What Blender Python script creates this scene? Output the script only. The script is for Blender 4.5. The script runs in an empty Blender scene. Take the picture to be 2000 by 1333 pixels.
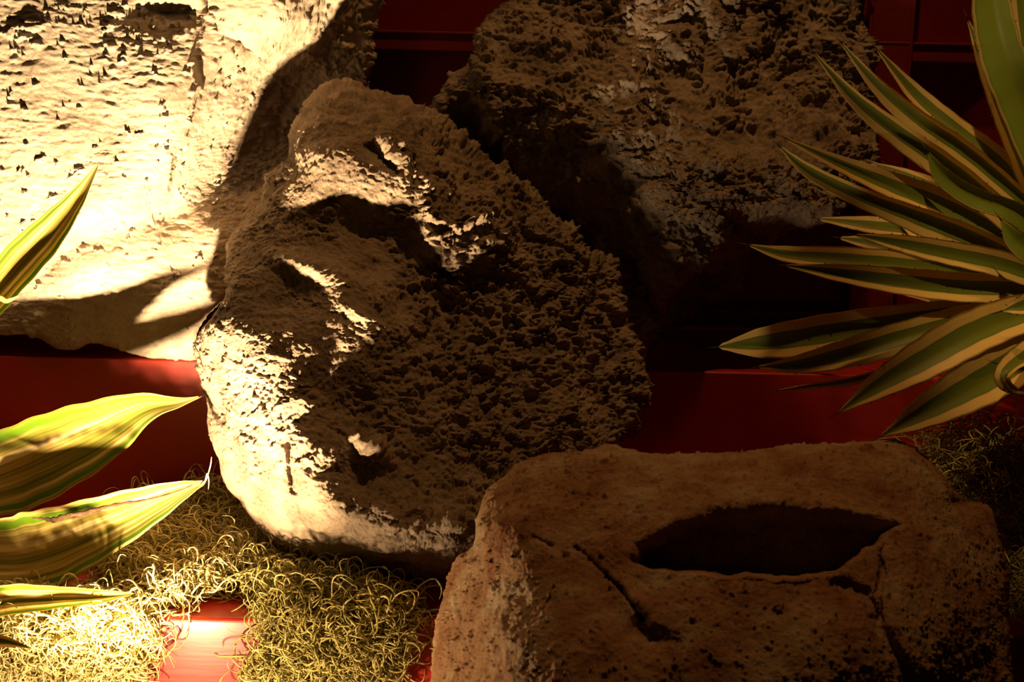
import bpy, math, random
import numpy as np
from mathutils import Matrix, Vector

SC = bpy.context.scene
COL = SC.collection
random.seed(7)
R = math.radians

# ------------------------------------------------------------------ camera
CAM = np.array([0.0, -2.05, 0.775])
FPX = 50.0 / 36.0 * 2000.0
PITCH, ROLL = R(12.0), R(1.3)
fw = np.array([0, math.cos(PITCH), -math.sin(PITCH)])
r0 = np.array([1.0, 0, 0]); u0 = np.cross(r0, fw)
rt = math.cos(ROLL) * r0 + math.sin(ROLL) * u0
up = -math.sin(ROLL) * r0 + math.cos(ROLL) * u0
cd = bpy.data.cameras.new('camera'); cam = bpy.data.objects.new('camera', cd); COL.objects.link(cam)
M = Matrix(((rt[0], up[0], -fw[0], CAM[0]), (rt[1], up[1], -fw[1], CAM[1]), (rt[2], up[2], -fw[2], CAM[2]), (0, 0, 0, 1)))
cam.matrix_world = M
cd.lens = 50; cd.sensor_width = 36; cd.clip_start = 0.05
cd.dof.use_dof = True; cd.dof.focus_distance = 1.98; cd.dof.aperture_fstop = 7.0
SC.camera = cam

# ------------------------------------------------------------------ world, lamps, exposure
w = bpy.data.worlds.new('world'); SC.world = w; w.use_nodes = True
bg = w.node_tree.nodes['Background']; bg.inputs[0].default_value = (1.0, 0.5, 0.2, 1); bg.inputs[1].default_value = 0.005
SC.view_settings.view_transform = 'Standard'; SC.view_settings.look = 'None'
SC.view_settings.exposure = 0.0; SC.view_settings.gamma = 1.0; SC.view_settings.use_curve_mapping = False

def spot(name, loc, target, power, color, size, blend, radius):
    d = bpy.data.lights.new(name, 'SPOT'); o = bpy.data.objects.new(name, d); COL.objects.link(o)
    o.location = loc; o.rotation_euler = (Vector(target) - Vector(loc)).to_track_quat('-Z', 'Y').to_euler()
    d.energy = power; d.color = color; d.spot_size = R(size); d.spot_blend = blend; d.shadow_soft_size = radius
    return o
# ground uplight below the front edge of the ledge, its beam aimed up at the pale rock
LAMP = (-0.46, -0.53, -0.105)
spot('uplight', LAMP, (-0.60, -0.05, 0.75), 310, (1.0, 0.66, 0.34), 96, 1.0, 0.016)
_d = bpy.data.lights.new('uplight_spill', 'POINT'); _o = bpy.data.objects.new('uplight_spill', _d); COL.objects.link(_o)
_o.location = LAMP; _d.energy = 13; _d.color = (1.0, 0.66, 0.34); _d.shadow_soft_size = 0.016
# dim ceiling downlight over the display
spot('downlight', (0.42, -0.12, 2.5), (0.25, -0.05, 0.3), 50, (1.0, 0.47, 0.14), 70, 0.8, 0.03)
# small lamp over the visitor's side that picks out the agave
spot('plant_light', (0.25, -1.15, 1.75), (0.88, -0.10, 0.50), 46, (1.0, 0.60, 0.22), 29, 0.8, 0.012)

# ------------------------------------------------------------------ helpers
def ray(px, py):
    px = np.asarray(px, float); py = np.asarray(py, float)
    return fw + ((px - 1000) / FPX)[..., None] * rt - ((py - 666.5) / FPX)[..., None] * up
def P(px, py, Y):
    d = ray(px, py); t = (np.asarray(Y) - CAM[1]) / d[..., 1]
    return CAM + t[..., None] * d if np.ndim(t) else CAM + t * d
def mesh_obj(name, verts, faces, mat=None, parent=None, smooth=True, uv=None):
    me = bpy.data.meshes.new(name)
    verts = np.asarray(verts, float)
    if parent:
        root = parent
        while root.parent: root = root.parent
        verts = verts - np.array(root.location)
    if isinstance(faces, np.ndarray):
        n = len(faces); k = faces.shape[1]
        me.vertices.add(len(verts)); me.vertices.foreach_set('co', verts.ravel())
        me.loops.add(n * k); me.loops.foreach_set('vertex_index', faces.astype(np.int32).ravel())
        me.polygons.add(n); me.polygons.foreach_set('loop_start', np.arange(0, n * k, k, dtype=np.int32))
        me.update(calc_edges=True)
    else:
        me.from_pydata([tuple(map(float, v)) for v in verts], [], [tuple(int(i) for i in f) for f in faces]); me.update()
    if smooth: me.polygons.foreach_set('use_smooth', np.ones(len(me.polygons), bool))
    if uv is not None:
        l = me.uv_layers.new(name='UVMap')
        vi = np.empty(len(me.loops), np.int32); me.loops.foreach_get('vertex_index', vi)
        l.data.foreach_set('uv', np.asarray(uv, np.float32)[vi].ravel())
    me.validate()
    o = bpy.data.objects.new(name, me); COL.objects.link(o)
    if mat: me.materials.append(mat)
    if parent: o.parent = parent
    return o
def tag(o, label=None, cat=None, group=None, kind=None):
    if label: o['label'] = label
    if cat: o['category'] = cat
    if group: o['group'] = group
    if kind: o['kind'] = kind
    return o
def empty(name, loc):
    o = bpy.data.objects.new(name, None); COL.objects.link(o); o.location = loc; o.empty_display_size = .05; return o

# numpy noise
_rng = np.random.RandomState(3)
_perm = _rng.permutation(256); _perm = np.concatenate([_perm, _perm, _perm])
_g = _rng.normal(size=(256, 3)); _g /= np.linalg.norm(_g, axis=1)[:, None]
def perlin(p):
    i = np.floor(p).astype(int); f = p - i; u = f * f * f * (f * (f * 6 - 15) + 10); i &= 255
    out = 0
    for dx in (0, 1):
        for dy in (0, 1):
            for dz in (0, 1):
                h = _perm[_perm[_perm[i[:, 0] + dx] + i[:, 1] + dy] + i[:, 2] + dz]
                g = _g[h]; d = f - (dx, dy, dz)
                wgt = (u[:, 0] if dx else 1 - u[:, 0]) * (u[:, 1] if dy else 1 - u[:, 1]) * (u[:, 2] if dz else 1 - u[:, 2])
                out = out + wgt * (g * d).sum(1)
    return out * 1.6
def fbm(p, o=4, gain=.5):
    s = 0; a = 1
    for k in range(o): s = s + a * perlin(p * 2 ** k + 17.3 * k); a *= gain
    return s
_j = _rng.rand(256, 3); _rr = _rng.rand(256)
def worley(p, keep=1.0):
    i = np.floor(p).astype(int); f = p - i; best = np.full(len(p), 9.0)
    for dx in (-1, 0, 1):
        for dy in (-1, 0, 1):
            for dz in (-1, 0, 1):
                h = _perm[_perm[_perm[(i[:, 0] + dx) & 255] + ((i[:, 1] + dy) & 255)] + ((i[:, 2] + dz) & 255)]
                q = _j[h] + (dx, dy, dz) - f
                d = np.sqrt((q * q).sum(1)) + (0 if keep >= 1 else np.where(_rr[h] < keep, 0, 9))
                best = np.minimum(best, d)
    return best
def sstep(x): x = np.clip(x, 0, 1); return x * x * (3 - 2 * x)
def catmull(pts, n, closed=False):
    pts = np.asarray(pts, float); m = len(pts)
    if closed: q = np.vstack([pts[-1], pts, pts[0], pts[1]]); segs = m
    else: q = np.vstack([2 * pts[0] - pts[1], pts, 2 * pts[-1] - pts[-2]]); segs = m - 1
    t = np.linspace(0, segs, n, endpoint=not closed); k = np.minimum(t.astype(int), segs - 1); t = (t - k)[:, None]
    a, b, c, d = q[k], q[k + 1], q[k + 2], q[k + 3]
    return .5 * (2 * b + (c - a) * t + (2 * a - 5 * b + 4 * c - d) * t ** 2 + (3 * b - a - 3 * c + d) * t ** 3)
def seg_dist(x, y, pts, closed=False):
    pts = np.asarray(pts, float); best = np.full(x.shape, 1e9)
    n = len(pts)
    for k in range(n if closed else n - 1):
        a, b = pts[k], pts[(k + 1) % n]; ab = b - a; L = (ab ** 2).sum() + 1e-9
        t = np.clip(((x - a[0]) * ab[0] + (y - a[1]) * ab[1]) / L, 0, 1)
        best = np.minimum(best, (x - a[0] - t * ab[0]) ** 2 + (y - a[1] - t * ab[1]) ** 2)
    return np.sqrt(best)
def inside(x, y, pts):
    pts = np.asarray(pts, float); c = np.zeros(x.shape, bool); n = len(pts)
    for k in range(n):
        (x1, y1), (x2, y2) = pts[k], pts[(k + 1) % n]
        if y1 == y2: continue
        c ^= ((y1 > y) != (y2 > y)) & (x < (x2 - x1) * (y - y1) / (y2 - y1) + x1)
    return c
def tps(ctrl, lam=1e-3):
    c = np.asarray(ctrl, float); X = c[:, :2] / 1000; n = len(X)
    def K(d2): return .5 * d2 * np.log(d2 + 1e-12)
    d2 = ((X[:, None] - X[None]) ** 2).sum(-1)
    A = np.zeros((n + 3, n + 3)); A[:n, :n] = K(d2) + lam * np.eye(n); A[:n, n] = 1; A[:n, n + 1:] = X
    A[n:, :n] = A[:n, n:].T
    s = np.linalg.solve(A, np.concatenate([c[:, 2], [0, 0, 0]]))
    def f(x, y):
        q = np.stack([x, y], -1) / 1000; out = s[n] + q @ s[n + 1:]
        for k in range(n): out = out + s[k] * K(((q - X[k]) ** 2).sum(-1))
        return out
    return f

# ------------------------------------------------------------------ materials
def newmat(name):
    m = bpy.data.materials.new(name); m.use_nodes = True; nt = m.node_tree
    return m, nt, nt.nodes['Principled BSDF']
def node(nt, t, **kw):
    n = nt.nodes.new(t)
    for k, v in kw.items():
        if k.startswith('i_'):
            key = k[2:]; n.inputs[int(key) if key.isdigit() else key].default_value = v
        else: setattr(n, k, v)
    return n
def ramp(nt, src, stops):
    r = nt.nodes.new('ShaderNodeValToRGB'); e = r.color_ramp.elements
    while len(e) < len(stops): e.new(.5)
    for k, (p, c) in enumerate(stops): e[k].position = p; e[k].color = (*c, 1)
    nt.links.new(src, r.inputs[0]); return r.outputs[0]
def rock_mat(name, c1, c2, c3, patch=6.0, bump=.25, fine=260, rough=.85, spec=.25):
    m, nt, b = newmat(name); L = nt.links.new
    tc = node(nt, 'ShaderNodeTexCoord')
    n1 = node(nt, 'ShaderNodeTexNoise', i_Scale=patch, i_Detail=8.0, i_Roughness=.65); L(tc.outputs['Object'], n1.inputs['Vector'])
    n2 = node(nt, 'ShaderNodeTexNoise', i_Scale=fine, i_Detail=6.0, i_Roughness=.7); L(tc.outputs['Object'], n2.inputs['Vector'])
    mx = node(nt, 'ShaderNodeMix', data_type='FLOAT'); mx.inputs[0].default_value = .28
    L(n1.outputs['Fac'], mx.inputs[2]); L(n2.outputs['Fac'], mx.inputs[3])
    L(ramp(nt, mx.outputs[0], [(.36, c3), (.5, c1), (.63, c2)]), b.inputs['Base Color'])
    n3 = node(nt, 'ShaderNodeTexNoise', i_Scale=fine * .45, i_Detail=9.0, i_Roughness=.75); L(tc.outputs['Object'], n3.inputs['Vector'])
    bp = node(nt, 'ShaderNodeBump'); bp.inputs['Strength'].default_value = bump; bp.inputs['Distance'].default_value = .006
    L(n3.outputs['Fac'], bp.inputs['Height']); L(bp.outputs[0], b.inputs['Normal'])
    b.inputs['Roughness'].default_value = rough; b.inputs['Specular IOR Level'].default_value = spec
    return m
M_pale = rock_mat('pale_rock', (.50, .43, .34), (.62, .54, .43), (.30, .23, .17), 7, .6, 240)
M_lava = rock_mat('lava_rock', (.38, .30, .22), (.48, .39, .30), (.17, .125, .09), 14, 1.0, 200)
M_grey = rock_mat('grey_rock', (.35, .28, .21), (.44, .37, .29), (.15, .115, .085), 14, 1.0, 190)
M_stone = rock_mat('trough_stone', (.40, .23, .12), (.52, .40, .26), (.24, .09, .035), 15, 1.0, 230)

def lacquer(name, col, rough=.3, coat=.3, dust=.0):
    m, nt, b = newmat(name); L = nt.links.new
    tc = node(nt, 'ShaderNodeTexCoord')
    n = node(nt, 'ShaderNodeTexNoise', i_Scale=5.0, i_Detail=7.0, i_Roughness=.6); L(tc.outputs['Object'], n.inputs['Vector'])
    L(ramp(nt, n.outputs['Fac'], [(.3, tuple(c * .75 for c in col)), (.7, tuple(min(1, c * 1.15) for c in col))]), b.inputs['Base Color'])
    n2 = node(nt, 'ShaderNodeTexNoise', i_Scale=60.0, i_Detail=5.0)
    mp = node(nt, 'ShaderNodeMapping'); mp.inputs['Scale'].default_value = (.25, 1, 2.5); L(tc.outputs['Object'], mp.inputs[0]); L(mp.outputs[0], n2.inputs['Vector'])
    bp = node(nt, 'ShaderNodeBump'); bp.inputs['Strength'].default_value = .12; bp.inputs['Distance'].default_value = .002
    L(n2.outputs['Fac'], bp.inputs['Height']); L(bp.outputs[0], b.inputs['Normal'])
    b.inputs['Roughness'].default_value = rough; b.inputs['Coat Weight'].default_value = coat; b.inputs['Coat Roughness'].default_value = .25
    return m
M_red = lacquer('red_lacquer', (.42, .022, .010), .42, .25)
M_panel = lacquer('dark_red_panel', (.20, .010, .007), .35, .2)
M_frame = lacquer('red_frame', (.20, .016, .007), .4, .2)
M_floor = lacquer('dark_floor', (.05, .012, .008), .6, .0)

# ------------------------------------------------------------------ structure: stepped ledges and panelled wall
def box(name, x0, x1, y0, y1, z0, z1, mat, parent=None, bev=0):
    v = [(x, y, z) for x in (x0, x1) for y in (y0, y1) for z in (z0, z1)]
    f = [(0, 1, 3, 2), (4, 6, 7, 5), (0, 4, 5, 1), (2, 3, 7, 6), (0, 2, 6, 4), (1, 5, 7, 3)]
    o = mesh_obj(name, v, f, mat, parent, smooth=False)
    if bev:
        md = o.modifiers.new('bevel', 'BEVEL'); md.width = bev; md.segments = 4
    return o
FLOOR_Z, STEP_Z, LEDGE_Y, RISER_Y = -0.30, 0.262, -0.25, 0.16
XL, XR = -1.5, 1.5
tag(box('floor', XL, XR, -1.6, .5, FLOOR_Z - .05, FLOOR_Z, M_floor), kind='structure')
tag(box('trim_1', XL, XR, LEDGE_Y, RISER_Y, FLOOR_Z, 0, M_red, bev=.006), kind='structure')
tag(box('trim_2', XL, XR, RISER_Y, .46, FLOOR_Z, STEP_Z, M_red, bev=.003), kind='structure')
WY = .425
tag(box('wall_back', XL, XR, .46, .50, FLOOR_Z, 1.6, M_panel), kind='structure')
# base mouldings of the wall
zb = P(1400, 645, .36)[2]
tag(box('trim_3', XL, XR, .365, .46, STEP_Z, zb, M_frame, bev=.002), kind='structure')
tag(box('trim_4', XL, XR, .355, .372, zb, zb + .006, M_red, bev=.001), kind='structure')
zb2 = P(1400, 603, WY)[2]
tag(box('trim_5', XL, XR, WY - .004, .46, zb + .001, zb2, M_panel, bev=.002), kind='structure')
tag(box('trim_6', XL, XR, WY - .010, WY, zb2 - .006, zb2, M_frame, bev=.001), kind='structure')
# lattice: stiles and rails with thin edge beads
zr1, zr0 = P(1850, 84, WY)[2], P(1850, 122, WY)[2]
tag(box('trim_7', XL, XR, WY, .46, zr0, zr1, M_frame, bev=.002), kind='structure')
tag(box('trim_8', XL, XR, WY - .004, WY + .004, zr1 - .004, zr1, M_frame, bev=.001), kind='structure')
xs0, xs1 = P(1703, 0, WY)[0], P(1784, 0, WY)[0]
k = 9
for c in (0, -1.06, 1.06):
    tag(box('trim_%d' % k, xs0 + c, xs1 + c, WY - .003, .46, zb2, 1.6, M_frame, bev=.002), kind='structure'); k += 1
    for xx in (xs0 + c, xs1 + c):
        tag(box('trim_%d' % k, xx - .0028, xx + .0028, WY - .008, WY + .004, zb2, 1.6, M_frame, bev=.001), kind='structure'); k += 1

# ------------------------------------------------------------------ rocks
def normals(v, quads):
    a, b, c, d = (v[quads[:, i]] for i in range(4))
    fn = np.cross(c - a, d - b); n = np.zeros_like(v)
    for i in range(3): n[:, i] = sum(np.bincount(quads[:, j], fn[:, i], len(v)) for j in range(4))
    return n / (np.linalg.norm(n, axis=1)[:, None] + 1e-12)
def make_rock(name, mat, outline, center, N, field, rim_w, rim_d, thick, disp, zmin=None, jag=2.0):
    ol = catmull(outline, 900, True)
    c = np.asarray(center, float)
    ang = np.arctan2(ol[:, 1] - c[1], ol[:, 0] - c[0]); rad = np.hypot(ol[:, 0] - c[0], ol[:, 1] - c[1])
    bins = 720; tb = (np.arange(bins) + .5) / bins * 2 * np.pi - np.pi
    o = np.argsort(ang); a2 = np.concatenate([ang[o] - 2 * np.pi, ang[o], ang[o] + 2 * np.pi]); r2 = np.tile(rad[o], 3)
    def rad_at(t):
        q = np.stack([c[0] + np.cos(t) * 400, c[1] + np.sin(t) * 400, 0 * t], 1) / 28.0
        return np.interp(t, a2, r2) + jag * fbm(q, 4, .6)
    s = np.linspace(-1, 1, N); U, V = np.meshgrid(s, s); U = U.ravel(); V = V.ravel()
    # square to disc
    X = U * np.sqrt(1 - V * V / 2); Y = V * np.sqrt(1 - U * U / 2)
    th = np.arctan2(Y, X); rr = np.hypot(X, Y)
    Rr = rad_at(th)
    px = c[0] + np.cos(th) * rr * Rr; py = c[1] + np.sin(th) * rr * Rr
    idx = np.arange(N * N).reshape(N, N)
    ring = np.concatenate([idx[0, :-1], idx[:-1, -1], idx[-1, :0:-1], idx[:0:-1, 0]])
    edge = np.stack([px[ring], py[ring]], 1)[::max(1, len(ring) // 260)]
    d = seg_dist(px, py, edge, True); d[ring] = 0
    F = field(px, py)
    prof = np.sqrt(np.clip(1 - (1 - np.clip(d / rim_w, 0, 1)) ** 2, 0, 1))
    Yf = F + rim_d * (1 - prof)
    front = P(px, py, Yf)
    quads = np.stack([idx[:-1, :-1], idx[:-1, 1:], idx[1:, 1:], idx[1:, :-1]], -1).reshape(-1, 4)
    # back rings
    verts = [front]; prev = ring; base = N * N; qs = [quads]; K = 14
    ex, ey, eF = px[ring], py[ring], F[ring]
    Fm = float(np.mean(eF)); nr = len(ring)
    for k in range(1, K + 1):
        f = 1 - k / (K + .6); rpx = c[0] + (ex - c[0]) * f; rpy = c[1] + (ey - c[1]) * f
        tk = np.sqrt(1 - f ** 2.6); Yb = (eF + rim_d) * f + (Fm + rim_d) * (1 - f) + thick * tk
        verts.append(P(rpx, rpy, Yb)); cur = base + np.arange(nr); base += nr
        qs.append(np.stack([prev, cur, np.roll(cur, -1), np.roll(prev, -1)], 1)); prev = cur
    v = np.vstack(verts); q = np.vstack(qs)
    pxa = np.concatenate([px] + [ex] * K); pya = np.concatenate([py] + [ey] * K)
    n = normals(v, q)
    if (n[N * N // 2] @ (CAM - v[N * N // 2])) < 0: q = q[:, ::-1]; n = -n
    amt = disp(v, pxa, pya)
    vd = CAM - v; vd /= np.linalg.norm(vd, axis=1)[:, None]; amt = amt * (.3 + .7 * sstep(np.abs((n * vd).sum(1)) * 3.2))
    v = v + n * amt[:, None]
    if zmin is not None: v[:, 2] = np.maximum(v[:, 2], zmin)
    v[:, 1] = np.minimum(v[:, 1], WY - .018) if name != 'trough' else v[:, 1]
    loc = np.array([v[:, 0].mean(), v[:, 1].mean(), v[:, 2].min()])
    # cap the last ring
    capc = v[prev].mean(0); v = np.vstack([v, capc]); ci = len(v) - 1
    cap = np.stack([prev, np.full(nr, ci), np.roll(prev, -1)], 1)
    if (normals(v, q)[prev[0]] @ fw) > 0 and False: cap = cap[:, ::-1]
    me = bpy.data.meshes.new(name)
    nq, nt_ = len(q), len(cap)
    me.vertices.add(len(v)); me.vertices.foreach_set('co', (v - loc).astype(np.float32).ravel())
    me.loops.add(nq * 4 + nt_ * 3); me.loops.foreach_set('vertex_index', np.concatenate([q.ravel(), cap.ravel()]).astype(np.int32))
    me.polygons.add(nq + nt_)
    me.polygons.foreach_set('loop_start', np.concatenate([np.arange(nq) * 4, nq * 4 + np.arange(nt_) * 3]).astype(np.int32))
    me.update(calc_edges=True); me.validate()
    me.polygons.foreach_set('use_smooth', np.ones(len(me.polygons), bool)); me.materials.append(mat)
    ob = bpy.data.objects.new(name, me); COL.objects.link(ob); ob.location = loc
    return ob
def poly_off(x, y, pts, w):      # 0 outside -> 1 inside, soft edge of w px
    return np.where(inside(x, y, pts), sstep(seg_dist(x, y, pts, True) / w), 0)
def bumpf(x, y, cx, cy, rx, ry, a, rot=0):
    c, s = math.cos(R(rot)), math.sin(R(rot)); u = (x - cx) * c + (y - cy) * s; v = -(x - cx) * s + (y - cy) * c
    return a * np.exp(-(u / rx) ** 2 - (v / ry) ** 2)
def groove(x, y, pts, w, a): return a * np.exp(-(seg_dist(x, y, pts) / w) ** 2)
def lava(v, scale=1.0, aniso=1.7):
    """irregular pitted lava surface, value about -1..+.5"""
    q = v * np.array([1 / aniso, .8, 1.0]) * (100 / scale)
    q = q + .7 * np.stack([perlin(q * .45 + 5), perlin(q * .45 + 31), perlin(q * .45 + 57)], 1)
    wl = worley(q); pit = -sstep((.55 - wl) / .35)
    n = fbm(q * .42, 5, .6); hol = -sstep((.05 - n) / .6)
    mod = .5 + .7 * sstep(.5 + .9 * perlin(v * 13 + 3))
    return mod * (.42 * pit + .85 * hol) + .16 * fbm(v * 120, 4, .65)
# --- rock A: pale brightly lit rock, upper left
fA0 = tps([(-150, -150, .17), (0, 0, .13), (150, 150, .08), (250, 250, .055), (330, 250, .06), (0, 300, .08), (150, 350, .06), (260, 390, .06),
           (60, 470, .08), (440, 60, .13), (560, 30, .15), (430, 200, .14), (390, 330, .15), (330, 430, .125), (650, 60, .30), (560, 180, .33), (480, 300, .30),
           (480, 380, .26), (640, 250, .36), (700, 100, .34), (430, 460, .15), (400, 600, .125), (250, 560, .09), (120, 600, .10), (20, 640, .14), (-150, 640, .15), (-150, 300, .12), (250, 660, .13), (700, -120, .30), (400, -120, .15)], 1e-4)
plA = [(-220, -220), (400, -220), (402, 20), (385, 110), (402, 170), (372, 280), (345, 305), (335, 380), (262, 420), (150, 455), (-220, 560)]
def fieldA(x, y):
    f = fA0(x, y) - .028 * poly_off(x, y, plA, 14) 
    f = f + groove(x, y, [(400, 350), (330, 410), (230, 440), (100, 510), (-60, 590)], 34, .020)
    f = f + bumpf(x, y, 330, 25, 60, 26, .03) + bumpf(x, y, 470, 85, 30, 14, .02, 30)
    return f
def dispA(v, x, y):
    pits = -sstep((.30 - worley(v * np.array([26, 30, 40.0]) + 3, .55)) / .2) * .009 * sstep(.5 + fbm(v * 9, 2))
    q = v * np.array([40, 40, 110.0]); fine = fbm(q, 4, .6)
    nn = fbm(v * np.array([40, 40, 66.0]) + 9, 5, .62) + .55 * np.exp(-((x - 330) / 120) ** 2 - ((y - 50) / 50) ** 2) + .5 * np.exp(-((x - 50) / 70) ** 2 - ((y - 65) / 35) ** 2) + .4 * np.exp(-((x - 465) / 50) ** 2 - ((y - 85) / 40) ** 2)
    big = -sstep((nn - .70) / .16) * .0048
    dark = sstep((x - 420) / 140)
    return pits * .5 + big + .0018 * fine + .007 * fbm(v * 7, 2) + dark * .008 * lava(v, 1.4)
A = make_rock('pale_rock', M_pale, [(-260, -200), (200, -230), (760, -200), (742, 0), (730, 50), (724, 110), (720, 180), (700, 250), (610, 330), (540, 400), (500, 436), (480, 470), (465, 505),
     (455, 560), (432, 590), (402, 622), (384, 655), (386, 702), (340, 706), (250, 689), (200, 672), (170, 673), (150, 684), (120, 684), (95, 672), (70, 655), (40, 651), (0, 651), (-150, 650), (-270, 600)],
     (240, 250), 470, fieldA, 13, .022, .12, dispA, STEP_Z)
tag(A, 'pale tan boulder glaring in the uplight at upper left above the red step', 'rock')

# --- rock C: tall central lava rock, leaning back over the upper step
def proj(p):
    d = p - CAM; z = d @ fw; return 1000 + FPX * (d @ rt) / z, 666.5 - FPX * (d @ up) / z
ridge = [(430, 650, -.09), (500, 700, -.14), (570, 760, -.17), (600, 850, -.20), (595, 930, -.22), (650, 1010, -.24), (760, 1060, -.235), (880, 1075, -.22)]
# the face behind the ridge leans back at about the slope of the grazing lamp; offC says how far it stands back from that slope
offC = tps([(450, 480, .012), (520, 420, .016), (540, 320, .02), (600, 420, .022), (600, 350, -.006), (590, 290, -.016), (640, 240, -.016), (620, 190, .008), (640, 320, -.018), (720, 330, -.012), (720, 270, -.004), (800, 350, -.006), (780, 260, .002),
            (700, 180, .03), (800, 190, .035), (700, 420, .024), (800, 440, .018), (860, 380, .003), (900, 330, .01), (900, 450, .004), (900, 530, .010), (980, 400, .014), (1000, 500, .006), (1100, 480, .02), (600, 600, .014), (700, 550, .016), (700, 700, .010), (640, 790, .012), (800, 700, .012), (720, 860, .006),
            (700, 960, .012), (850, 850, .012), (850, 1000, .014), (1000, 700, .02), (1000, 900, .035), (1200, 560, .03), (1200, 700, .05), (1250, 650, .07), (1200, 850, .07), (1100, 800, .04)], 1e-4)
_c = [(385, 680, -.03), (405, 800, -.05), (425, 900, -.07), (480, 1010, -.09), (600, 1105, -.10), (760, 1125, -.11), (870, 1130, -.11), (960, 1060, -.17)] + ridge
for rx, ry, rY in ridge:
    Rp = P(rx, ry, rY); Lp = np.array(LAMP)
    for kk in (1.22, 1.5, 1.8, 2.1):
        q = Lp + kk * (Rp - Lp); qx, qy = proj(q)
        if qy > 120 and qx < 1320 and not (kk > 2 and rx < 600): _c.append((qx, qy, q[1] + float(offC(np.array([qx]), np.array([qy]))[0]) * min(1, (kk - 1) * 3) - .006 * sstep((kk - 1) * 3)))
fC0 = tps(_c, 1e-5)
offR = tps([(450, 480, 0), (520, 400, 0), (560, 320, -.012), (590, 265, -.034), (640, 225, -.040), (620, 178, .006), (620, 325, -.036), (700, 325, -.038), (770, 340, -.034), (720, 240, -.026), (840, 365, -.026), (800, 270, -.014), (560, 400, .0), (650, 405, -.004), (740, 415, -.006), (700, 180, .03), (800, 190, .03), (900, 300, .012), (650, 430, .006), (760, 450, .008),
            (860, 440, -.022), (900, 390, -.016), (920, 490, -.026), (1000, 400, .0), (1010, 490, -.020), (1120, 510, -.014), (950, 560, .004), (1000, 600, 0), (1200, 560, .0), (690, 620, -.014), (740, 700, -.014), (660, 700, .004), (720, 870, -.012), (740, 950, -.004), (850, 780, -.012), (900, 900, 0), (500, 900, 0), (600, 1050, 0), (600, 600, 0), (680, 800, .004)], 1e-4)
def fieldC(x, y):
    f = fC0(x, y) + offR(x, y)
    f = f - bumpf(x, y, 600, 520, 70, 22, .030, 20) - bumpf(x, y, 850, 470, 60, 30, .022, 40) + bumpf(x, y, 560, 600, 60, 50, .02)
    f = f - bumpf(x, y, 700, 610, 60, 14, .014, 35) - bumpf(x, y, 720, 870, 60, 16, .02, 35) + bumpf(x, y, 680, 930, 60, 40, .02)
    f = f + groove(x, y, [(683 - 120, 870), (568, 930), (572, 960)], 5, .012) + groove(x, y, [(720, 290), (770, 330)], 12, .02)
    return f
aC = tps([(450, 500, .35), (600, 600, .3), (600, 450, .45), (700, 500, .3), (650, 250, .4), (640, 330, .25), (760, 250, .9), (850, 350, 1.2), (900, 500, 1.5), (850, 480, 1.2), (1000, 450, 1.4), (1000, 600, 1.1), (1200, 600, 1.1), (1100, 800, 1.1),
          (800, 700, .9), (700, 700, .55), (550, 760, .6), (450, 750, .5), (420, 850, .4), (500, 950, .18), (500, 1030, .06), (620, 1080, .12), (600, 980, .5), (700, 930, .9), (760, 1060, .6), (850, 1100, .7), (800, 900, .9), (950, 950, .9), (720, 180, .8), (620, 200, .7), (540, 360, .6)], 1e-3)
def dispC(v, x, y):
    a = np.clip(aC(x, y), .05, 1.6)
    return a * .0105 * lava(v, 1.0, 1.7) + .014 * np.clip(a, 0, 1) * (.5 - 2 * np.abs(perlin(v * np.array([12, 12, 17.]) + 2)) * .5) + .010 * fbm(v * 11, 3) * (.3 + .7 * np.clip(a, 0, 1)) + .0012 * fbm(v * 160, 3, .6) * sstep(a * 4)
Cr = make_rock('lava_rock', M_lava, [(605, 192), (636, 172), (684, 166), (728, 175), (756, 181), (800, 184), (818, 203), (841, 214), (904, 264), (941, 300), (990, 330), (1050, 379), (1091, 431), (1125, 450), (1155, 487),
     (1210, 508), (1262, 532), (1281, 570), (1279, 634), (1266, 680), (1264, 740), (1262, 790), (1243, 840), (1205, 870), (1150, 905), (1050, 985), (950, 1075), (890, 1125), (860, 1138), (820, 1132), (740, 1120), (650, 1112), (580, 1090), (530, 1065), (500, 1030), (470, 985), (440, 948), (425, 900),
     (410, 850), (400, 790), (387, 720), (378, 682), (386, 650), (415, 617), (432, 590), (441, 565), (438, 530), (447, 480), (465, 440), (500, 400), (520, 360), (532, 335), (558, 318), (563, 270), (571, 240), (588, 215)],
     (790, 650), 560, fieldC, 26, .035, .055, dispC, 0.0)
tag(Cr, 'big pitted brown lava rock in the centre, lit along its lower left edge', 'rock')

# --- rock B: knobbly grey-brown rock behind, upper right
ul = [(1745, 395), (1640, 402), (1500, 400), (1400, 406), (1398, 440), (1405, 468), (1370, 500), (1300, 545), (1284, 580), (1284, 760), (1700, 760)]
fB0 = tps([(950, 60, .35), (880, 190, .30), (1000, 0, .37), (1050, 100, .325), (940, 150, .29), (1000, 250, .28), (1100, 400, .29), (1180, 480, .28), (1150, 350, .23), (1100, 200, .255), (1250, 300, .178), (1200, 100, .315), (1300, 0, .345), (1400, 60, .31), (1400, 200, .24),
           (1350, 400, .12), (1280, 520, .15), (1250, 450, .16), (1500, 300, .19), (1600, 390, .165), (1450, 20, .33), (1500, 120, .33), (1560, 220, .31), (1520, 30, .35), (1640, 60, .34), (1650, 200, .30), (1680, 320, .24), (1600, 300, .215), (1300, -150, .39), (1600, -150, .39), (900, -100, .39), (1400, 480, .15), (1400, 600, .17)], 1e-5)
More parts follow.
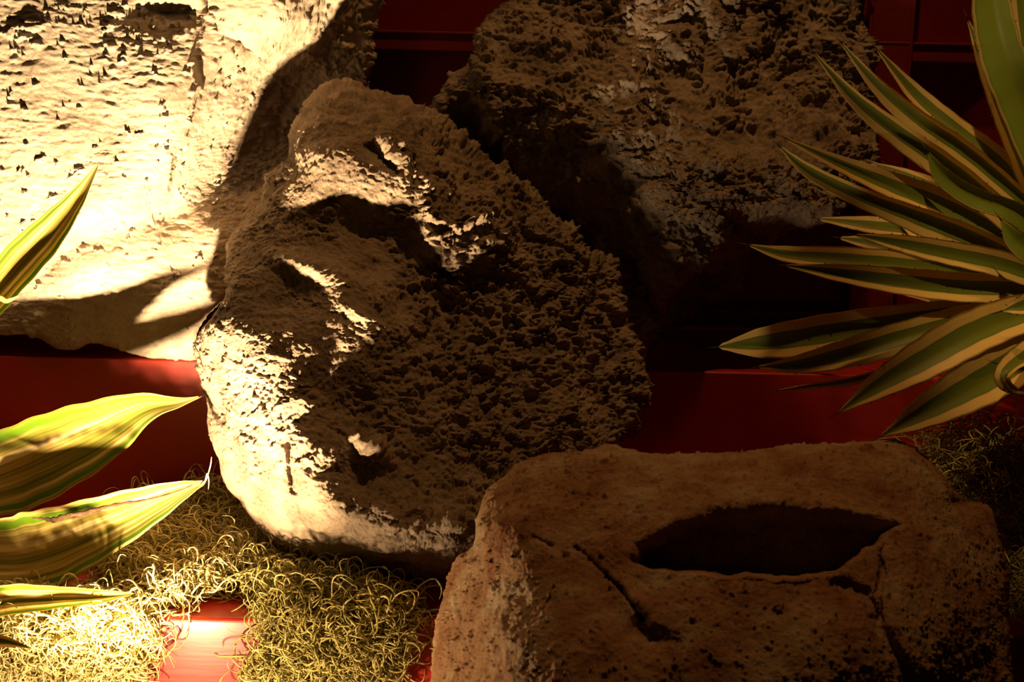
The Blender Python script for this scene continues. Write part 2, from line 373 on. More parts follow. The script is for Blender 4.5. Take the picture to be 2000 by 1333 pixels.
def fieldB(x, y):
    f = fB0(x, y) + .12 * poly_off(x, y, ul, 46)
    right = [(1440, -200), (1444, 20), (1462, 60), (1475, 130), (1520, 190), (1570, 240), (1640, 270), (1800, 290), (1800, -200)]
    f = f + .038 * poly_off(x, y, right, 22) + groove(x, y, [(900, 230), (1000, 330), (1100, 430), (1160, 490)], 24, .05)
    return f - bumpf(x, y, 1425, 100, 22, 16, .012) 
def dispB(v, x, y):
    return .0120 * lava(v, 1.05, 1.5) + .020 * (.5 - np.abs(perlin(v * np.array([11, 11, 15.]) + 6))) + .010 * fbm(v * 10, 3)
Br = make_rock('lava_rock', M_grey, [(925, 105), (934, 55), (975, 15), (1020, -20), (1100, -120), (1400, -170), (1680, -150), (1692, 0), (1702, 60), (1714, 120), (1712, 330), (1668, 385), (1640, 412), (1590, 438), (1535, 458), (1468, 478), (1459, 520), (1444, 562), (1402, 590), (1318, 634), (1265, 660),
     (1180, 600), (1080, 520), (960, 400), (880, 300), (850, 215), (870, 160), (900, 128)], (1270, 270), 520, fieldB, 22, .03, .05, dispB, STEP_Z + .001)
tag(Br, 'grey brown knobbly lava rock behind the central one, undercut at its lower right', 'rock')

# --- foreground stone with a hollowed trough
lip = [(1215, 1098), (1262, 1116), (1320, 1122), (1480, 1130), (1600, 1128), (1655, 1112), (1682, 1085), (1730, 1052), (1772, 1030), (1740, 1000), (1650, 985), (1500, 975), (1400, 978), (1320, 1010), (1240, 1060)]
fS0 = tps([(900, 1100, -.40), (940, 1010, -.42), (870, 1250, -.48), (860, 1500, -.60), (1000, 930, -.36), (1000, 1050, -.50), (1000, 1250, -.62), (1000, 1500, -.70), (1150, 1050, -.50), (1200, 890, -.34), (1400, 895, -.33), (1600, 880, -.32), (1740, 880, -.31),
           (1300, 960, -.44), (1500, 950, -.44), (1700, 950, -.41), (1850, 1000, -.39), (1930, 1000, -.34), (1800, 1050, -.475), (1240, 1120, -.575), (1400, 1140, -.61), (1600, 1140, -.60), (1700, 1100, -.555), (1150, 1200, -.62), (1350, 1250, -.68), (1500, 1350, -.71), (1700, 1300, -.68),
           (1850, 1200, -.56), (1950, 1200, -.46), (1960, 1500, -.55), (1500, 1700, -.76), (1000, 1800, -.74), (1900, 1800, -.62)], 1e-5)
def fieldS(x, y):
    base = fS0(x, y); jx = 7 * perlin(np.stack([x, y, 0 * x], -1).reshape(-1, 3) / 30).reshape(x.shape); x = x + jx; y = y + .8 * jx
    m = np.where(inside(x, y, lip), sstep(seg_dist(x, y, lip[:10]) / 10) * sstep(seg_dist(x, y, lip[9:] + lip[:1]) / 48), 0)
    wallY = -.445 + .02 * (y - 990) / 130 * -1
    f = base * (1 - m) + np.maximum(base, wallY + .0) * m
    f = f + groove(x, y, [(1130, 1075), (1165, 1105), (1210, 1150), (1258, 1212)], 4, .014) + groove(x, y, [(1722, 1072), (1722, 1130), (1716, 1210)], 5, .014)
    f = f + groove(x, y, [(1640, 1140), (1690, 1165), (1712, 1215), (1750, 1290), (1790, 1380)], 16, .018) + groove(x, y, [(1040, 1050), (1080, 1070)], 5, .008) + groove(x, y, [(1150, 1100), (1230, 1230), (1310, 1260), (1310, 1400)], 26, .012)
    return f + bumpf(x, y, 1880, 985, 26, 14, .025) - bumpf(x, y, 1250, 1180, 50, 16, .01, 50)
def dispS(v, x, y):
    pits = -sstep((fbm(v * np.array([48, 48, 60.]) + 7, 4, .6) - .78) / .18) * .006 * sstep(.6 + fbm(v * 8 + 3, 2))
    return pits + .0020 * fbm(v * 60, 5, .66) - .0022 * sstep((.34 - worley(v * np.array([110, 120, 150.]) + 2, .6)) / .2) - sstep((fbm(v * 60 + 4, 3, .6) - .62) / .25) * .0035 + .006 * fbm(v * 9, 2)
St = make_rock('trough_stone', M_stone, [(820, 1400), (838, 1333), (850, 1260), (862, 1190), (878, 1130), (890, 1092), (922, 1066), (932, 1000), (955, 955), (986, 932), (1002, 912), (1050, 892), (1100, 886), (1150, 880), (1190, 872), (1220, 875), (1280, 881), (1400, 882), (1500, 874), (1560, 868), (1620, 867), (1700, 860), (1750, 864), (1790, 884),
     (1830, 915), (1860, 952), (1890, 976), (1930, 985), (1946, 1010), (1952, 1060), (1963, 1120), (1967, 1200), (1977, 1300), (1990, 1450), (2000, 1750), (1950, 1950), (1500, 2000), (1000, 1980), (800, 1850), (790, 1600)],
     (1400, 1330), 560, fieldS, 26, .04, .16, dispS, FLOOR_Z)
tag(St, 'orange brown stone with a hollowed trough on top, front right foreground', 'stone')

# ------------------------------------------------------------------ leaves
def leaf_mat(name, green, cream, edge, soft, streak, trans, green2=None, invert=False, spec=.4):
    """variegated blade; the colour follows the leaf's own width and length"""
    m, nt, b = newmat(name); L = nt.links.new
    uv = node(nt, 'ShaderNodeUVMap'); sp = node(nt, 'ShaderNodeSeparateXYZ'); L(uv.outputs[0], sp.inputs[0])
    mp = node(nt, 'ShaderNodeMapping'); mp.inputs['Scale'].default_value = (streak, 1.2, 1)
    L(uv.outputs[0], mp.inputs[0]); oi = node(nt, 'ShaderNodeObjectInfo')
    ad = node(nt, 'ShaderNodeVectorMath', operation='ADD'); L(mp.outputs[0], ad.inputs[0])
    cb = node(nt, 'ShaderNodeCombineXYZ'); mu = node(nt, 'ShaderNodeMath', operation='MULTIPLY'); mu.inputs[1].default_value = 50; L(oi.outputs['Random'], mu.inputs[0]); L(mu.outputs[0], cb.inputs[2]); L(mu.outputs[0], cb.inputs[0]); L(cb.outputs[0], ad.inputs[1])
    nz = node(nt, 'ShaderNodeTexNoise', i_Scale=1.0, i_Detail=4.0); L(ad.outputs[0], nz.inputs['Vector'])
    def math_(op, a, bb):
        n = node(nt, 'ShaderNodeMath', operation=op)
        for k, q in enumerate((a, bb)):
            if isinstance(q, (int, float)): n.inputs[k].default_value = q
            else: L(q, n.inputs[k])
        return n.outputs[0]
    dist = math_('MULTIPLY', math_('ABSOLUTE', math_('SUBTRACT', sp.outputs[0], .5), 0), 2.0)
    val = math_('ADD', dist, math_('MULTIPLY', math_('SUBTRACT', nz.outputs['Fac'], .5), soft))
    lo, hi = (green, cream) if not invert else (cream, green)
    g2 = green2 or tuple(c * 1.25 for c in green)
    base = ramp(nt, val, [(0.0, lo), (edge - .12, g2 if not invert else lo), (edge - .02, lo), (edge + .03, hi)])
    # dry speckle
    n5 = node(nt, 'ShaderNodeTexNoise', i_Scale=38.0, i_Detail=5.0); tc = node(nt, 'ShaderNodeTexCoord'); L(tc.outputs['Object'], n5.inputs['Vector'])
    fac = ramp(nt, n5.outputs['Fac'], [(.66, (0, 0, 0)), (.74, (1, 1, 1))])
    mx = node(nt, 'ShaderNodeMix', data_type='RGBA'); L(math_('MULTIPLY', fac, .35), mx.inputs[0]); L(base, mx.inputs[6]); mx.inputs[7].default_value = (.22, .12, .04, 1)
    L(mx.outputs[2], b.inputs['Base Color']); b.inputs['Roughness'].default_value = .42; b.inputs['Specular IOR Level'].default_value = spec
    bp = node(nt, 'ShaderNodeBump'); bp.inputs['Strength'].default_value = .25; bp.inputs['Distance'].default_value = .001
    mp2 = node(nt, 'ShaderNodeMapping'); mp2.inputs['Scale'].default_value = (45, 1, 1); L(uv.outputs[0], mp2.inputs[0])
    nb = node(nt, 'ShaderNodeTexNoise', i_Scale=1.0, i_Detail=3.0); L(mp2.outputs[0], nb.inputs['Vector']); L(nb.outputs['Fac'], bp.inputs['Height']); L(bp.outputs[0], b.inputs['Normal'])
    tr = node(nt, 'ShaderNodeBsdfTranslucent'); L(mx.outputs[2], tr.inputs[0])
    ms = node(nt, 'ShaderNodeMixShader'); ms.inputs[0].default_value = trans
    out = nt.nodes['Material Output']; L(b.outputs[0], ms.inputs[1]); L(tr.outputs[0], ms.inputs[2]); L(ms.outputs[0], out.inputs[0])
    return m
M_agave = leaf_mat('agave_leaf', (.185, .205, .016), (.88, .66, .22), .47, .22, 3.0, .22, (.19, .28, .05))
M_agback = leaf_mat('agave_leaf_back', (.25, .31, .03), (.74, .57, .18), .86, .10, 3.0, .22, (.28, .38, .06))
def striped_mat():
    m, nt, b = newmat('striped_leaf'); L = nt.links.new
    uv = node(nt, 'ShaderNodeUVMap'); sp = node(nt, 'ShaderNodeSeparateXYZ'); L(uv.outputs[0], sp.inputs[0]); oi = node(nt, 'ShaderNodeObjectInfo')
    mp = node(nt, 'ShaderNodeMapping'); mp.inputs['Scale'].default_value = (11, .9, 1); L(uv.outputs[0], mp.inputs[0])
    nz = node(nt, 'ShaderNodeTexNoise', noise_dimensions='4D', i_Scale=1.0, i_Detail=5.0, i_Roughness=.6); L(mp.outputs[0], nz.inputs['Vector'])
    mu = node(nt, 'ShaderNodeMath', operation='MULTIPLY'); mu.inputs[1].default_value = 30; L(oi.outputs['Random'], mu.inputs[0]); L(mu.outputs[0], nz.inputs['W'])
    c1 = ramp(nt, nz.outputs['Fac'], [(.34, (.12, .17, .015)), (.45, (.32, .29, .05)), (.53, (.66, .52, .17)), (.60, (.90, .82, .52))])
    a = node(nt, 'ShaderNodeMath', operation='SUBTRACT'); a.inputs[1].default_value = .5; L(sp.outputs[0], a.inputs[0])
    a2 = node(nt, 'ShaderNodeMath', operation='ABSOLUTE'); L(a.outputs[0], a2.inputs[0])
    a3 = node(nt, 'ShaderNodeMath', operation='MULTIPLY_ADD'); L(nz.outputs['Fac'], a3.inputs[0]); a3.inputs[1].default_value = .22; L(a2.outputs[0], a3.inputs[2])
    k = ramp(nt, a3.outputs[0], [(.46, (0, 0, 0)), (.485, (1, 1, 1)), (.545, (1, 1, 1)), (.56, (0, 0, 0))])
    mx = node(nt, 'ShaderNodeMix', data_type='RGBA'); L(k, mx.inputs[0]); L(c1, mx.inputs[6]); mx.inputs[7].default_value = (.13, .26, .012, 1)
    L(mx.outputs[2], b.inputs['Base Color']); b.inputs['Roughness'].default_value = .35; b.inputs['Specular IOR Level'].default_value = .5
    tr = node(nt, 'ShaderNodeBsdfTranslucent'); L(mx.outputs[2], tr.inputs[0])
    ms = node(nt, 'ShaderNodeMixShader'); ms.inputs[0].default_value = .5
    L(b.outputs[0], ms.inputs[1]); L(tr.outputs[0], ms.inputs[2]); L(ms.outputs[0], nt.nodes['Material Output'].inputs[0])
    return m
M_drac = striped_mat()
M_spine = newmat('dark_spine')[0]; M_spine.node_tree.nodes['Principled BSDF'].inputs['Base Color'].default_value = (.05, .018, .01, 1)
M_dry = rock_mat('dry_leaf', (.22, .12, .04), (.42, .27, .10), (.09, .045, .02), 60, .4, 300)
M_scorch = rock_mat('scorched_leaf', (.035, .016, .006), (.08, .04, .014), (.012, .006, .003), 60, .4, 300)
M_stem = rock_mat('woody_stem', (.16, .12, .06), (.26, .20, .1), (.08, .06, .03), 30, .5, 200)

def frame(ctrl, n):
    c = np.asarray(ctrl, float); s = catmull(c, n)
    pts = P(s[:, 0], s[:, 1], s[:, 2])
    T = np.gradient(pts, axis=0); T /= np.linalg.norm(T, axis=1)[:, None]
    V = CAM - pts; V /= np.linalg.norm(V, axis=1)[:, None]
    W = np.cross(T, V); W /= np.linalg.norm(W, axis=1)[:, None]; Nn = np.cross(W, T)
    depth = np.linalg.norm(pts - CAM, axis=1)
    return pts, T, W, Nn, depth
def make_leaf(parent, ctrl, wpx, mat, roll=0, chan=.35, thick=.0028, teeth=True, tip=.02, n=56, wave=.0, fold=0, name='leaf', bend=0):
    pts, T, W, Nn, dep = frame(ctrl, n)
    t = np.linspace(0, 1, n)
    hw = np.interp(t, np.linspace(0, 1, len(wpx)), wpx)
    k = np.ones(7) / 7; hw = np.convolve(np.pad(hw, 3, 'edge'), k, 'valid'); hw[0] = .5
    hw = hw * .5 * dep / FPX
    a = np.radians(np.interp(t, [0, 1], roll if isinstance(roll, tuple) else (roll, roll)))[:, None]
    W2 = W * np.cos(a) + Nn * np.sin(a); N2 = -W * np.sin(a) + Nn * np.cos(a)
    m = 15; s = np.linspace(-1, 1, m)
    rng = np.random.RandomState(int(abs(ctrl[0][0] * 7 + ctrl[0][1])) % 9999)
    ph = rng.rand() * 6
    verts, uvs = [], []
    for side in (1, -1):
        for j in range(m):
            wob = wave * hw * np.sin(t * 17 + ph + (2 if s[j] > 0 else 0)) * s[j] ** 2
            edgew = hw * (1 + .02 * np.sin(t * 60 + ph))
            q = pts + W2 * (s[j] * edgew)[:, None] + N2 * (chan * hw * (abs(s[j]) ** 1.5 - .45) + wob + side * thick * .5 * (1 - s[j] ** 4) * np.minimum(1, hw / .004))[:, None]
            verts.append(q); uvs.append(np.stack([np.full(n, (s[j] + 1) / 2), t], 1))
    v = np.vstack(verts); uv = np.vstack(uvs)
    I = np.arange(2 * m * n).reshape(2 * m, n); order = list(range(m)) + list(range(2 * m - 1, m - 1, -1))
    I = I[order]; f = []
    nxt = np.roll(I, -1, 0)
    f = np.stack([I[:, :-1], I[:, 1:], nxt[:, 1:], nxt[:, :-1]], -1).reshape(-1, 4)
    base = pts[-1]
    o = mesh_obj(name, v, f, mat, parent, uv=uv)
    if tip:
        d = -T[0]; L_ = tip; ring = []; r_ = .0011
        vv = [pts[1] + (W2[0] * math.cos(q) + N2[0] * math.sin(q)) * r_ for q in np.linspace(0, 2 * math.pi, 7)[:-1]] + [pts[0] + d * L_ * .5 + N2[0] * .0006, pts[0] + d * L_]
        vv = [x_ for x_ in vv[:6]] + [vv[7]]
        s_ = mesh_obj('tip_spine', vv, [(i, (i + 1) % 6, 6) for i in range(6)] + [(5, 4, 3, 2, 1, 0)], M_spine, o)
    if teeth:
        vv, ff = [], []
        step = max(3, int(n * .075))
        for i in range(6, n - 2, step):
            for sg in (-1, 1):
                if rng.rand() < .3: continue
                ii = min(n - 1, i + rng.randint(0, 3))
                e = pts[ii] + W2[ii] * sg * hw[ii] * .985 + N2[ii] * (chan * hw[ii] * .55)
                vv, ff = [], []; b0 = 0; r_ = .0010
                out = W2[ii] * sg * .0028 - T[ii] * .0016
                vv += [e - T[ii] * r_, e + T[ii] * r_, e + N2[ii] * r_ * 1.1, e - N2[ii] * r_, e + out]
                ff += [(b0, b0 + 2, b0 + 4), (b0 + 2, b0 + 1, b0 + 4), (b0 + 1, b0 + 3, b0 + 4), (b0 + 3, b0, b0 + 4), (b0, b0 + 3, b0 + 1, b0 + 2)]
                s_ = mesh_obj('margin_spine', vv, ff, M_spine, o, smooth=False)
    return o

# --- agave on the right
HX, HY, HD = 2090, 585, -.06
hub = P(HX, HY, HD)
ag = empty('agave_plant', (hub[0], hub[1], 0.0))
tag(ag, 'variegated green and cream agave with spiny leaves, reaching in from the right', 'plant')
H = (HX, HY, HD)
AG = [  # (points tip->base, widths, material, roll, chan)
 ([(1745, 412, .10), (1800, 450, .06), (1880, 480, .03), (2000, 530, 0)], [3, 40, 60, 60, 40], M_agave, 10, .3),
 ([(1700, 318, .16), (1790, 352, .12), (1900, 400, .06), (2010, 470, .0)], [4, 28, 40, 44, 40], M_agave, 25, .3),
 ([(1600, 428, .14), (1700, 440, .11), (1830, 455, .05), (1960, 490, .0), (2070, 540, -.03)], [6, 36, 44, 46, 40], M_agave, 20, .3),
 ([(1640, 465, .10), (1720, 478, .08), (1840, 500, .03), (1960, 520, -.02), (2070, 560, -.04)], [5, 36, 44, 46, 40], M_agave, 15, .3),
 ([(1870, 365, .08), (1925, 425, .04), (1990, 470, .0), (2060, 540, -.03)], [3, 40, 62, 60, 40], M_agave, 10, .3),
 ([(1690, 553, .04), (1780, 574, .02), (1880, 596, .0), (1990, 600, -.03), H], [3, 20, 30, 34, 34], M_agave, 35, .35),
 ([(1712, 95, .05), (1790, 185, .03), (1870, 255, .01), (1950, 320, -.01), (2050, 430, -.04)], [3, 34, 44, 50, 44], M_agave, 8, .35),
 ([(1643, 83, -.05), (1715, 165, -.05), (1800, 238, -.05), (1900, 308, -.05), (2030, 420, -.05)], [3, 26, 46, 54, 52, 44], M_agave, -30, .6),
 ([(1590, 103, -.12), (1670, 190, -.11), (1760, 262, -.10), (1880, 348, -.09), (2010, 460, -.07)], [3, 26, 46, 54, 56, 46], M_agave, -25, .7),
 ([(1890, 38, .02), (1925, 130, .0), (1965, 230, -.02), (2010, 340, -.04), (2060, 470, -.05)], [3, 30, 44, 48, 44], M_agave, 0, .3),
 ([(1985, -90, -.06), (2000, 20, -.06), (2025, 150, -.06), (2060, 300, -.06), (2080, 450, -.06)], [4, 50, 66, 66, 50], M_agave, 10, .5),
 ([(1925, -140, -.14), (1935, -20, -.13), (1955, 90, -.12), (1995, 200, -.10), (2060, 380, -.08)], [4, 60, 76, 84, 80, 60], M_agback, -15, .55),
 ([(1533, 270, -.06), (1640, 320, -.06), (1740, 362, -.06), (1860, 410, -.06), (2040, 500, -.06)], [3, 26, 44, 56, 60, 46], M_agave, 15, .4),
 ([(1523, 286, -.12), (1580, 332, -.12), (1680, 382, -.12), (1790, 425, -.11), (1900, 468, -.10), (2060, 545, -.08)], [3, 26, 38, 46, 58, 60, 46], M_agave, -22, .7),
 ([(1812, 297, -.12), (1845, 345, -.12), (1905, 385, -.12), (1990, 418, -.12), (2080, 500, -.10)], [3, 34, 42, 40, 46, 44], M_agback, -20, .6),
 ([(1462, 479, -.08), (1540, 498, -.08), (1660, 508, -.08), (1800, 522, -.08), (1950, 545, -.07), H], [3, 30, 46, 52, 50, 44, 40], M_agave, 15, .35),
 ([(1670, 459, -.16), (1750, 474, -.16), (1850, 494, -.15), (1960, 518, -.13), (2080, 560, -.10)], [3, 26, 42, 48, 50, 44], M_agave, 5, .5),
 ([(1532, 519, -.14), (1640, 534, -.14), (1760, 550, -.14), (1880, 562, -.13), (2000, 566, -.11), (2090, 580, -.09)], [3, 32, 48, 56, 56, 50, 44], M_agave, 5, .5),
 ([(1403, 678, -.03), (1480, 671, -.04), (1570, 660, -.06), (1700, 638, -.07), (1850, 615, -.08), (2000, 595, -.08), H], [4, 52, 74, 76, 64, 52, 46, 40], M_agave, 0, .35),
 ([(1516, 764, -.06), (1580, 754, -.07), (1660, 743, -.08), (1760, 715, -.08), (1900, 660, -.08), H], [3, 14, 20, 24, 28, 30], M_agave, -40, .9),
 ([(1478, 718, -.12), (1560, 712, -.12), (1660, 690, -.13), (1780, 655, -.13), (1900, 622, -.12), (2050, 592, -.10)], [3, 32, 52, 62, 60, 54, 44], M_agave, 5, .4),
 ([(1640, 805, -.24), (1720, 752, -.24), (1810, 700, -.23), (1900, 650, -.21), (1990, 615, -.17), (2090, 590, -.12)], [3, 48, 76, 86, 82, 70, 50], M_agave, 5, .4),
 ([(1720, 853, -.26), (1790, 815, -.26), (1880, 765, -.25), (1960, 720, -.22), (2040, 665, -.17), (2100, 610, -.12)], [3, 46, 82, 98, 94, 76, 50], M_agave, 0, .4),
 ([(1955, 430, -.2), (1985, 470, -.2), (2030, 500, -.19), (2100, 545, -.14)], [3, 36, 50, 50, 40], M_agback, 0, .5),
 ([(1957, 608, -.27), (1990, 600, -.27), (2040, 590, -.24), (2110, 585, -.16)], [3, 26, 50, 50, 40], M_agave, 10, .5),
]
for c, wd, mt, rl, ch in AG:
    make_leaf(ag, c, wd, mt, rl, ch, thick=.0035, wave=.03)
# curled dead-tipped leaf at the right edge
lf = make_leaf(ag, [(1985, 765, -.30), (1966, 752, -.31), (1960, 735, -.31), (1975, 715, -.30), (2010, 690, -.27), (2080, 640, -.18)], [14, 28, 34, 40, 50, 50], M_agave, 30, .6, teeth=False, tip=0)
mesh_rim = P(np.array([2004, 1995, 1984, 1972, 1964, 1962, 1966]), np.array([772, 770, 768, 762, 752, 742, 730]), -.318)
def tube(pts, r, k=6, taper=True):
    pts = np.asarray(pts, float); n = len(pts); T = np.gradient(pts, axis=0); T /= np.linalg.norm(T, axis=1)[:, None] + 1e-12
    a = np.cross(T, [.31, .52, .79]); a /= np.linalg.norm(a, axis=1)[:, None]; b = np.cross(T, a)
    rr = np.full(n, float(r)) if np.ndim(r) == 0 else np.asarray(r, float)
    if taper: rr = rr * np.interp(np.arange(n) / (n - 1), [0, .06, .8, 1], [.4, 1, .8, .2])
    th = np.arange(k) / k * 2 * np.pi
    v = (pts[:, None] + rr[:, None, None] * (a[:, None] * np.cos(th)[None, :, None] + b[:, None] * np.sin(th)[None, :, None])).reshape(-1, 3)
    i = np.arange(n * k).reshape(n, k); j = np.roll(i, -1, 1)
    return v, np.stack([i[:-1], j[:-1], j[1:], i[1:]], -1).reshape(-1, 4)
v, f = tube(catmull(mesh_rim, 24), .0032, 6); o = mesh_obj('dry_edge', v, f, M_dry, lf); o['label'] = 'brown dried curled edge'
v, f = tube(catmull([hub + (0.03, 0, .05), hub + (.03, .01, -.05), hub * (1, 1, .45) + (.025, .01, 0), (hub[0] + .02, hub[1] + .01, 0.0)], 20), .035, 14, False)
o = mesh_obj('stem', v, f, M_stem, ag)

# --- striped plant on the left
dc = P(-330, 1000, -.16)
dp = empty('striped_leaf_plant', (dc[0], dc[1], 0))
tag(dp, 'broad yellow and green striped leaves entering from the left, backlit', 'plant')
Dn = (-330, 1000, -.16)
D1 = make_leaf(dp, [(192, 322, -.16), (150, 390, -.16), (95, 460, -.16), (30, 530, -.16), (-60, 640, -.16), (-200, 860, -.16), Dn], [3, 34, 66, 84, 84, 70, 50, 40], M_drac, -30, .35, thick=.0012, teeth=False, tip=0, wave=.04)
D2 = make_leaf(dp, [(393, 775, -.08), (350, 787, -.08), (280, 800, -.08), (190, 848, -.08), (90, 895, -.08), (0, 932, -.08), (-120, 965, -.11), Dn], [2, 14, 46, 110, 150, 165, 150, 90, 50], M_drac, -14, .3, thick=.0012, teeth=False, tip=.006, wave=.05)
D3 = make_leaf(dp, [(402, 942, -.16), (350, 962, -.165), (270, 1000, -.17), (170, 1045, -.175), (80, 1080, -.175), (0, 1092, -.175), (-120, 1080, -.16), Dn], [4, 36, 78, 118, 146, 160, 140, 90, 50], M_drac, -16, .35, thick=.0012, teeth=False, tip=0, wave=.04)
D4 = make_leaf(dp, [(262, 1160, -.285), (200, 1167, -.288), (120, 1170, -.29), (40, 1174, -.29), (-40, 1176, -.28), (-200, 1120, -.22), Dn], [2, 22, 40, 52, 62, 60, 50, 40], M_drac, -25, .5, thick=.0012, teeth=False, tip=0, wave=.08)
D5 = make_leaf(dp, [(58, 1266, -.62), (20, 1256, -.62), (-40, 1245, -.60), (-160, 1200, -.48), Dn], [2, 16, 34, 40, 40], M_agave, 0, .4, thick=.0012, teeth=False, tip=0)
D6 = make_leaf(dp, [(38, 578, -.2), (15, 588, -.2), (-20, 598, -.2), (-120, 760, -.2), Dn], [2, 8, 12, 22, 30], M_drac, 20, .3, thick=.001, teeth=False, tip=0)
def child_tube(pts, r, nm, mat, par, lab=None):
    v, f = tube(catmull(pts, 26), r, 5); o = mesh_obj(nm, v, f, mat, par)
    if lab: o['label'] = lab
M_fiber = leaf_mat('leaf_fibre', (.8, .65, .3), (.9, .75, .4), .8, .1, 3, .3)
child_tube(P(np.array([398, 403, 409, 412, 413]), np.array([944, 936, 918, 905, 893]), -.16), .0011, 'frayed_fibre', M_fiber, D3, 'white frayed tip fibre')
child_tube(P(np.array([396, 401, 405, 408, 407]), np.array([946, 938, 925, 940, 956]), -.162), .0009, 'frayed_fibre', M_fiber, D3, 'white frayed tip fibre')
child_tube(P(np.array([390, 398, 404, 408]), np.array([950, 942, 935, 920]), -.163), .0007, 'frayed_fibre', M_fiber, D3, 'white frayed tip fibre')
# scorched upper margin of the third leaf
xs = np.array([62, 85, 105, 130, 160, 200, 240, 280, 320, 360, 388]); ysv = np.array([1012, 1014, 1016, 1008, 1003, 993, 984, 978, 968, 955, 942.])
ww = np.array([1, 6, 12, 10, 9, 8, 7, 5, 3.5, 2.5, 1]) * .5 * 1.85 / FPX
cp = catmull(np.stack([xs, ysv, ww * 1e4], 1), 80); pp = P(cp[:, 0], cp[:, 1], -.188)
v, f = tube(pp, np.abs(cp[:, 2] / 1e4) * (1 + .25 * np.sin(np.arange(80) * 1.3)), 8, False)
v = v - np.repeat(pp, 8, 0); nrm = fw; v = v - .65 * (v @ nrm)[:, None] * nrm + np.repeat(pp, 8, 0)
o = mesh_obj('dry_edge', v, f, M_scorch, D3); o['label'] = 'scorched brown upper margin'
dn = P(*Dn)
v, f = tube(catmull([dn + (0, 0, .04), dn + (0, 0, -.04), (dc[0], dc[1], .03), (dc[0], dc[1], 0)], 20), .018, 12, False)
o = mesh_obj('stem', v, f, M_stem, dp)

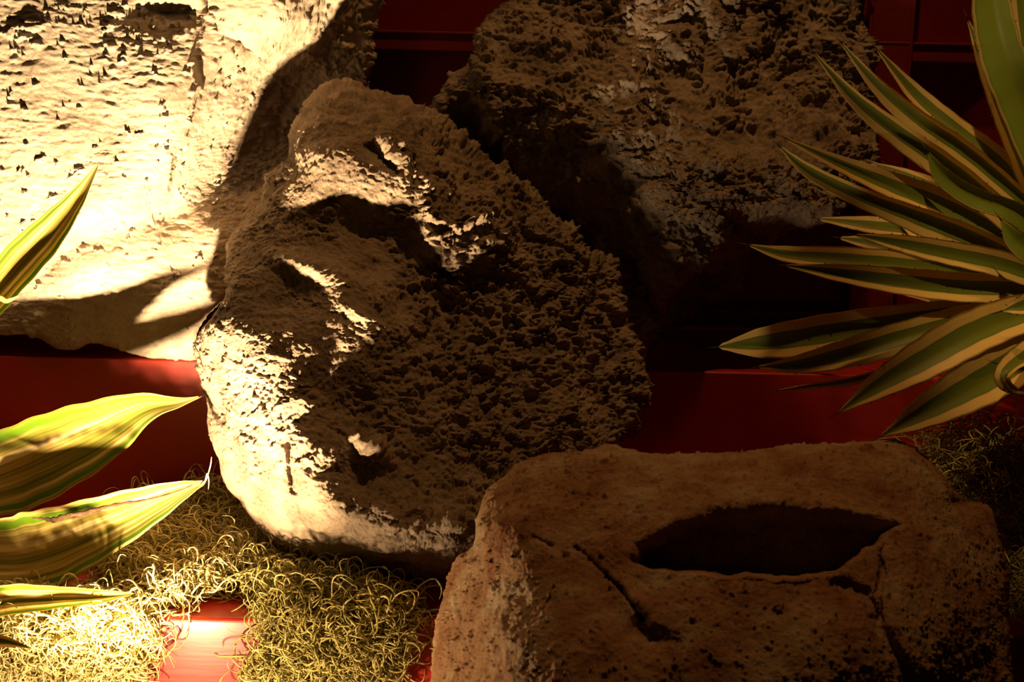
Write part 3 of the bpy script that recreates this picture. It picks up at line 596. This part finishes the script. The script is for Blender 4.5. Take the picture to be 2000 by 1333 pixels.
# ------------------------------------------------------------------ curly dried moss
def moss_mat(name, a, b_, c):
    m, nt, b = newmat(name); L = nt.links.new
    tc = node(nt, 'ShaderNodeTexCoord'); n = node(nt, 'ShaderNodeTexNoise', i_Scale=45.0, i_Detail=3.0); L(tc.outputs['Object'], n.inputs['Vector'])
    L(ramp(nt, n.outputs['Fac'], [(.35, c), (.5, a), (.65, b_)]), b.inputs['Base Color'])
    b.inputs['Roughness'].default_value = .7; b.inputs['Specular IOR Level'].default_value = .2
    return m
M_moss = moss_mat('curly_moss', (.55, .47, .20), (.68, .60, .30), (.36, .30, .11))
M_moss2 = moss_mat('olive_moss', (.42, .37, .12), (.55, .48, .18), (.24, .21, .07))
def moss(name, blobs, n, mat, seed, rad=.00145, seg=16):
    """blobs: (px, py, Y, rx, ry, rz, weight); strands curl inside and over the heap"""
    rng = np.random.RandomState(seed); B = np.array([b_[:7] for b_ in blobs], float)
    cen = P(B[:, 0], B[:, 1], B[:, 2]); wt = B[:, 6] / B[:, 6].sum()
    bi = rng.choice(len(B), n, p=wt); c = cen[bi]; rad3 = B[bi, 3:6]
    u = rng.normal(size=(n, 3)); u /= np.linalg.norm(u, axis=1)[:, None]; u[:, 1] -= .25 * rng.rand(n); p = c + u * rad3 * (rng.rand(n, 1) ** .35) * .95
    d = rng.normal(size=(n, 3)); d /= np.linalg.norm(d, axis=1)[:, None]
    ax = rng.normal(size=(n, 3)); ax /= np.linalg.norm(ax, axis=1)[:, None]
    L_ = rng.uniform(.03, .11, n); kap = rng.uniform(10, 95, n) * rng.choice([-1, 1], n)
    ds = L_ / seg; P_ = [p.copy()]
    for k in range(seg):
        a = (kap * ds)[:, None]; dd = np.cross(ax, d)
        d = d + a * dd + .12 * rng.normal(size=(n, 3)); ax = ax + .10 * rng.normal(size=(n, 3)); ax /= np.linalg.norm(ax, axis=1)[:, None]
        rel = (p - c) / rad3; out = np.maximum(0, np.linalg.norm(rel, axis=1) - 1)[:, None]
        d = d - .35 * np.minimum(out, 1.2) * rel / (np.linalg.norm(rel, axis=1)[:, None] + 1e-6); d[:, 2] -= .03
        d /= np.linalg.norm(d, axis=1)[:, None]
        p = p + d * ds[:, None]
        # keep the strands off the ledge
        on = p[:, 1] > LEDGE_Y - .001
        p[:, 2] = np.where(on & (p[:, 2] < .002) & (p[:, 2] > -.04), .002 + .002 * rng.rand(n), p[:, 2])
        inn = on & (p[:, 2] <= -.04); p[:, 1] = np.where(inn, LEDGE_Y - .002, p[:, 1])
        p[:, 1] = np.minimum(p[:, 1], RISER_Y - .003)
        P_.append(p.copy())
    Q = np.stack(P_, 1)                                    # n, seg+1, 3
    m = seg + 1; T = np.gradient(Q, axis=1); T /= np.linalg.norm(T, axis=2)[..., None] + 1e-9
    a = np.cross(T, np.array([.31, .52, .79])); a /= np.linalg.norm(a, axis=2)[..., None] + 1e-9; b_ = np.cross(T, a)
    rr = (rad * rng.uniform(.45, 1.15, n))[:, None] * np.interp(np.arange(m) / (m - 1), [0, .1, .8, 1], [.5, 1, .8, .25])[None]
    th = np.arange(4) / 4 * 2 * np.pi
    V = Q[:, :, None] + rr[:, :, None, None] * (a[:, :, None] * np.cos(th)[None, None, :, None] + b_[:, :, None] * np.sin(th)[None, None, :, None])
    i = np.arange(n * m * 4).reshape(n, m, 4); j = np.roll(i, -1, 2)
    f = np.stack([i[:, :-1], j[:, :-1], j[:, 1:], i[:, 1:]], -1).reshape(-1, 4)
    V = V.reshape(-1, 3); loc = np.array([V[:, 0].mean(), V[:, 1].mean(), V[:, 2].min()])
    o = mesh_obj(name, V - loc, f, mat); o.location = loc
    return o
o = moss('moss_clump', [(60, 1080, .0, .10, .06, .02, 1), (170, 1085, -.02, .09, .06, .02, 1.2), (275, 1090, -.10, .06, .07, .028, 1.2), (110, 1165, -.21, .12, .03, .010, .6), (350, 1040, -.04, .09, .08, .035, 1.2), (205, 1215, -.262, .07, .02, .028, 2), (130, 1255, -.275, .09, .022, .034, 2), (40, 1270, -.28, .08, .022, .045, 1.3), (200, 1290, -.275, .07, .018, .03, .9), (320, 1130, -.16, .07, .05, .02, .9), (330, 1150, -.2, .05, .04, .02, .4)],
         5200, M_moss, 1)
tag(o, 'curly pale dried moss spilling over the red ledge at lower left', 'moss', kind='stuff')
o = moss('moss_clump', [(400, 990, .08, .06, .05, .035, 1), (440, 1040, .02, .07, .06, .03, 1), (470, 1085, -.08, .07, .06, .025, 1.2), (400, 1110, -.14, .07, .05, .018, .9), (330, 1010, .08, .09, .05, .03, .8)],
         2400, M_moss, 2)
tag(o, 'curly moss heap on the ledge beside the left foot of the central rock', 'moss', kind='stuff')
o = moss('moss_clump', [(560, 1130, -.16, .07, .05, .02, 1), (620, 1160, -.20, .07, .05, .025, 1.4), (585, 1190, -.25, .05, .02, .03, .9), (620, 1240, -.27, .07, .022, .045, 2), (700, 1190, -.25, .07, .03, .035, 1.4), (720, 1270, -.275, .06, .02, .04, 1.2), (600, 1310, -.275, .07, .02, .035, 1.2), (760, 1200, -.22, .05, .04, .03, .7), (520, 1300, -.27, .03, .012, .03, .25)],
         4200, M_moss2, 3)
tag(o, 'olive curly moss below the central rock, hanging over the ledge front', 'moss', kind='stuff')
o = moss('moss_clump', [(1900, 900, .05, .10, .06, .07, 1), (1980, 980, .02, .08, .07, .09, 1.2), (2040, 1080, -.05, .10, .08, .09, 1), (1990, 1150, -.12, .06, .08, .06, .8), (1870, 960, .08, .05, .05, .06, .6)],
         2600, M_moss2, 4)
tag(o, 'dark curly moss in the shadow behind the trough stone at right', 'moss', kind='stuff')
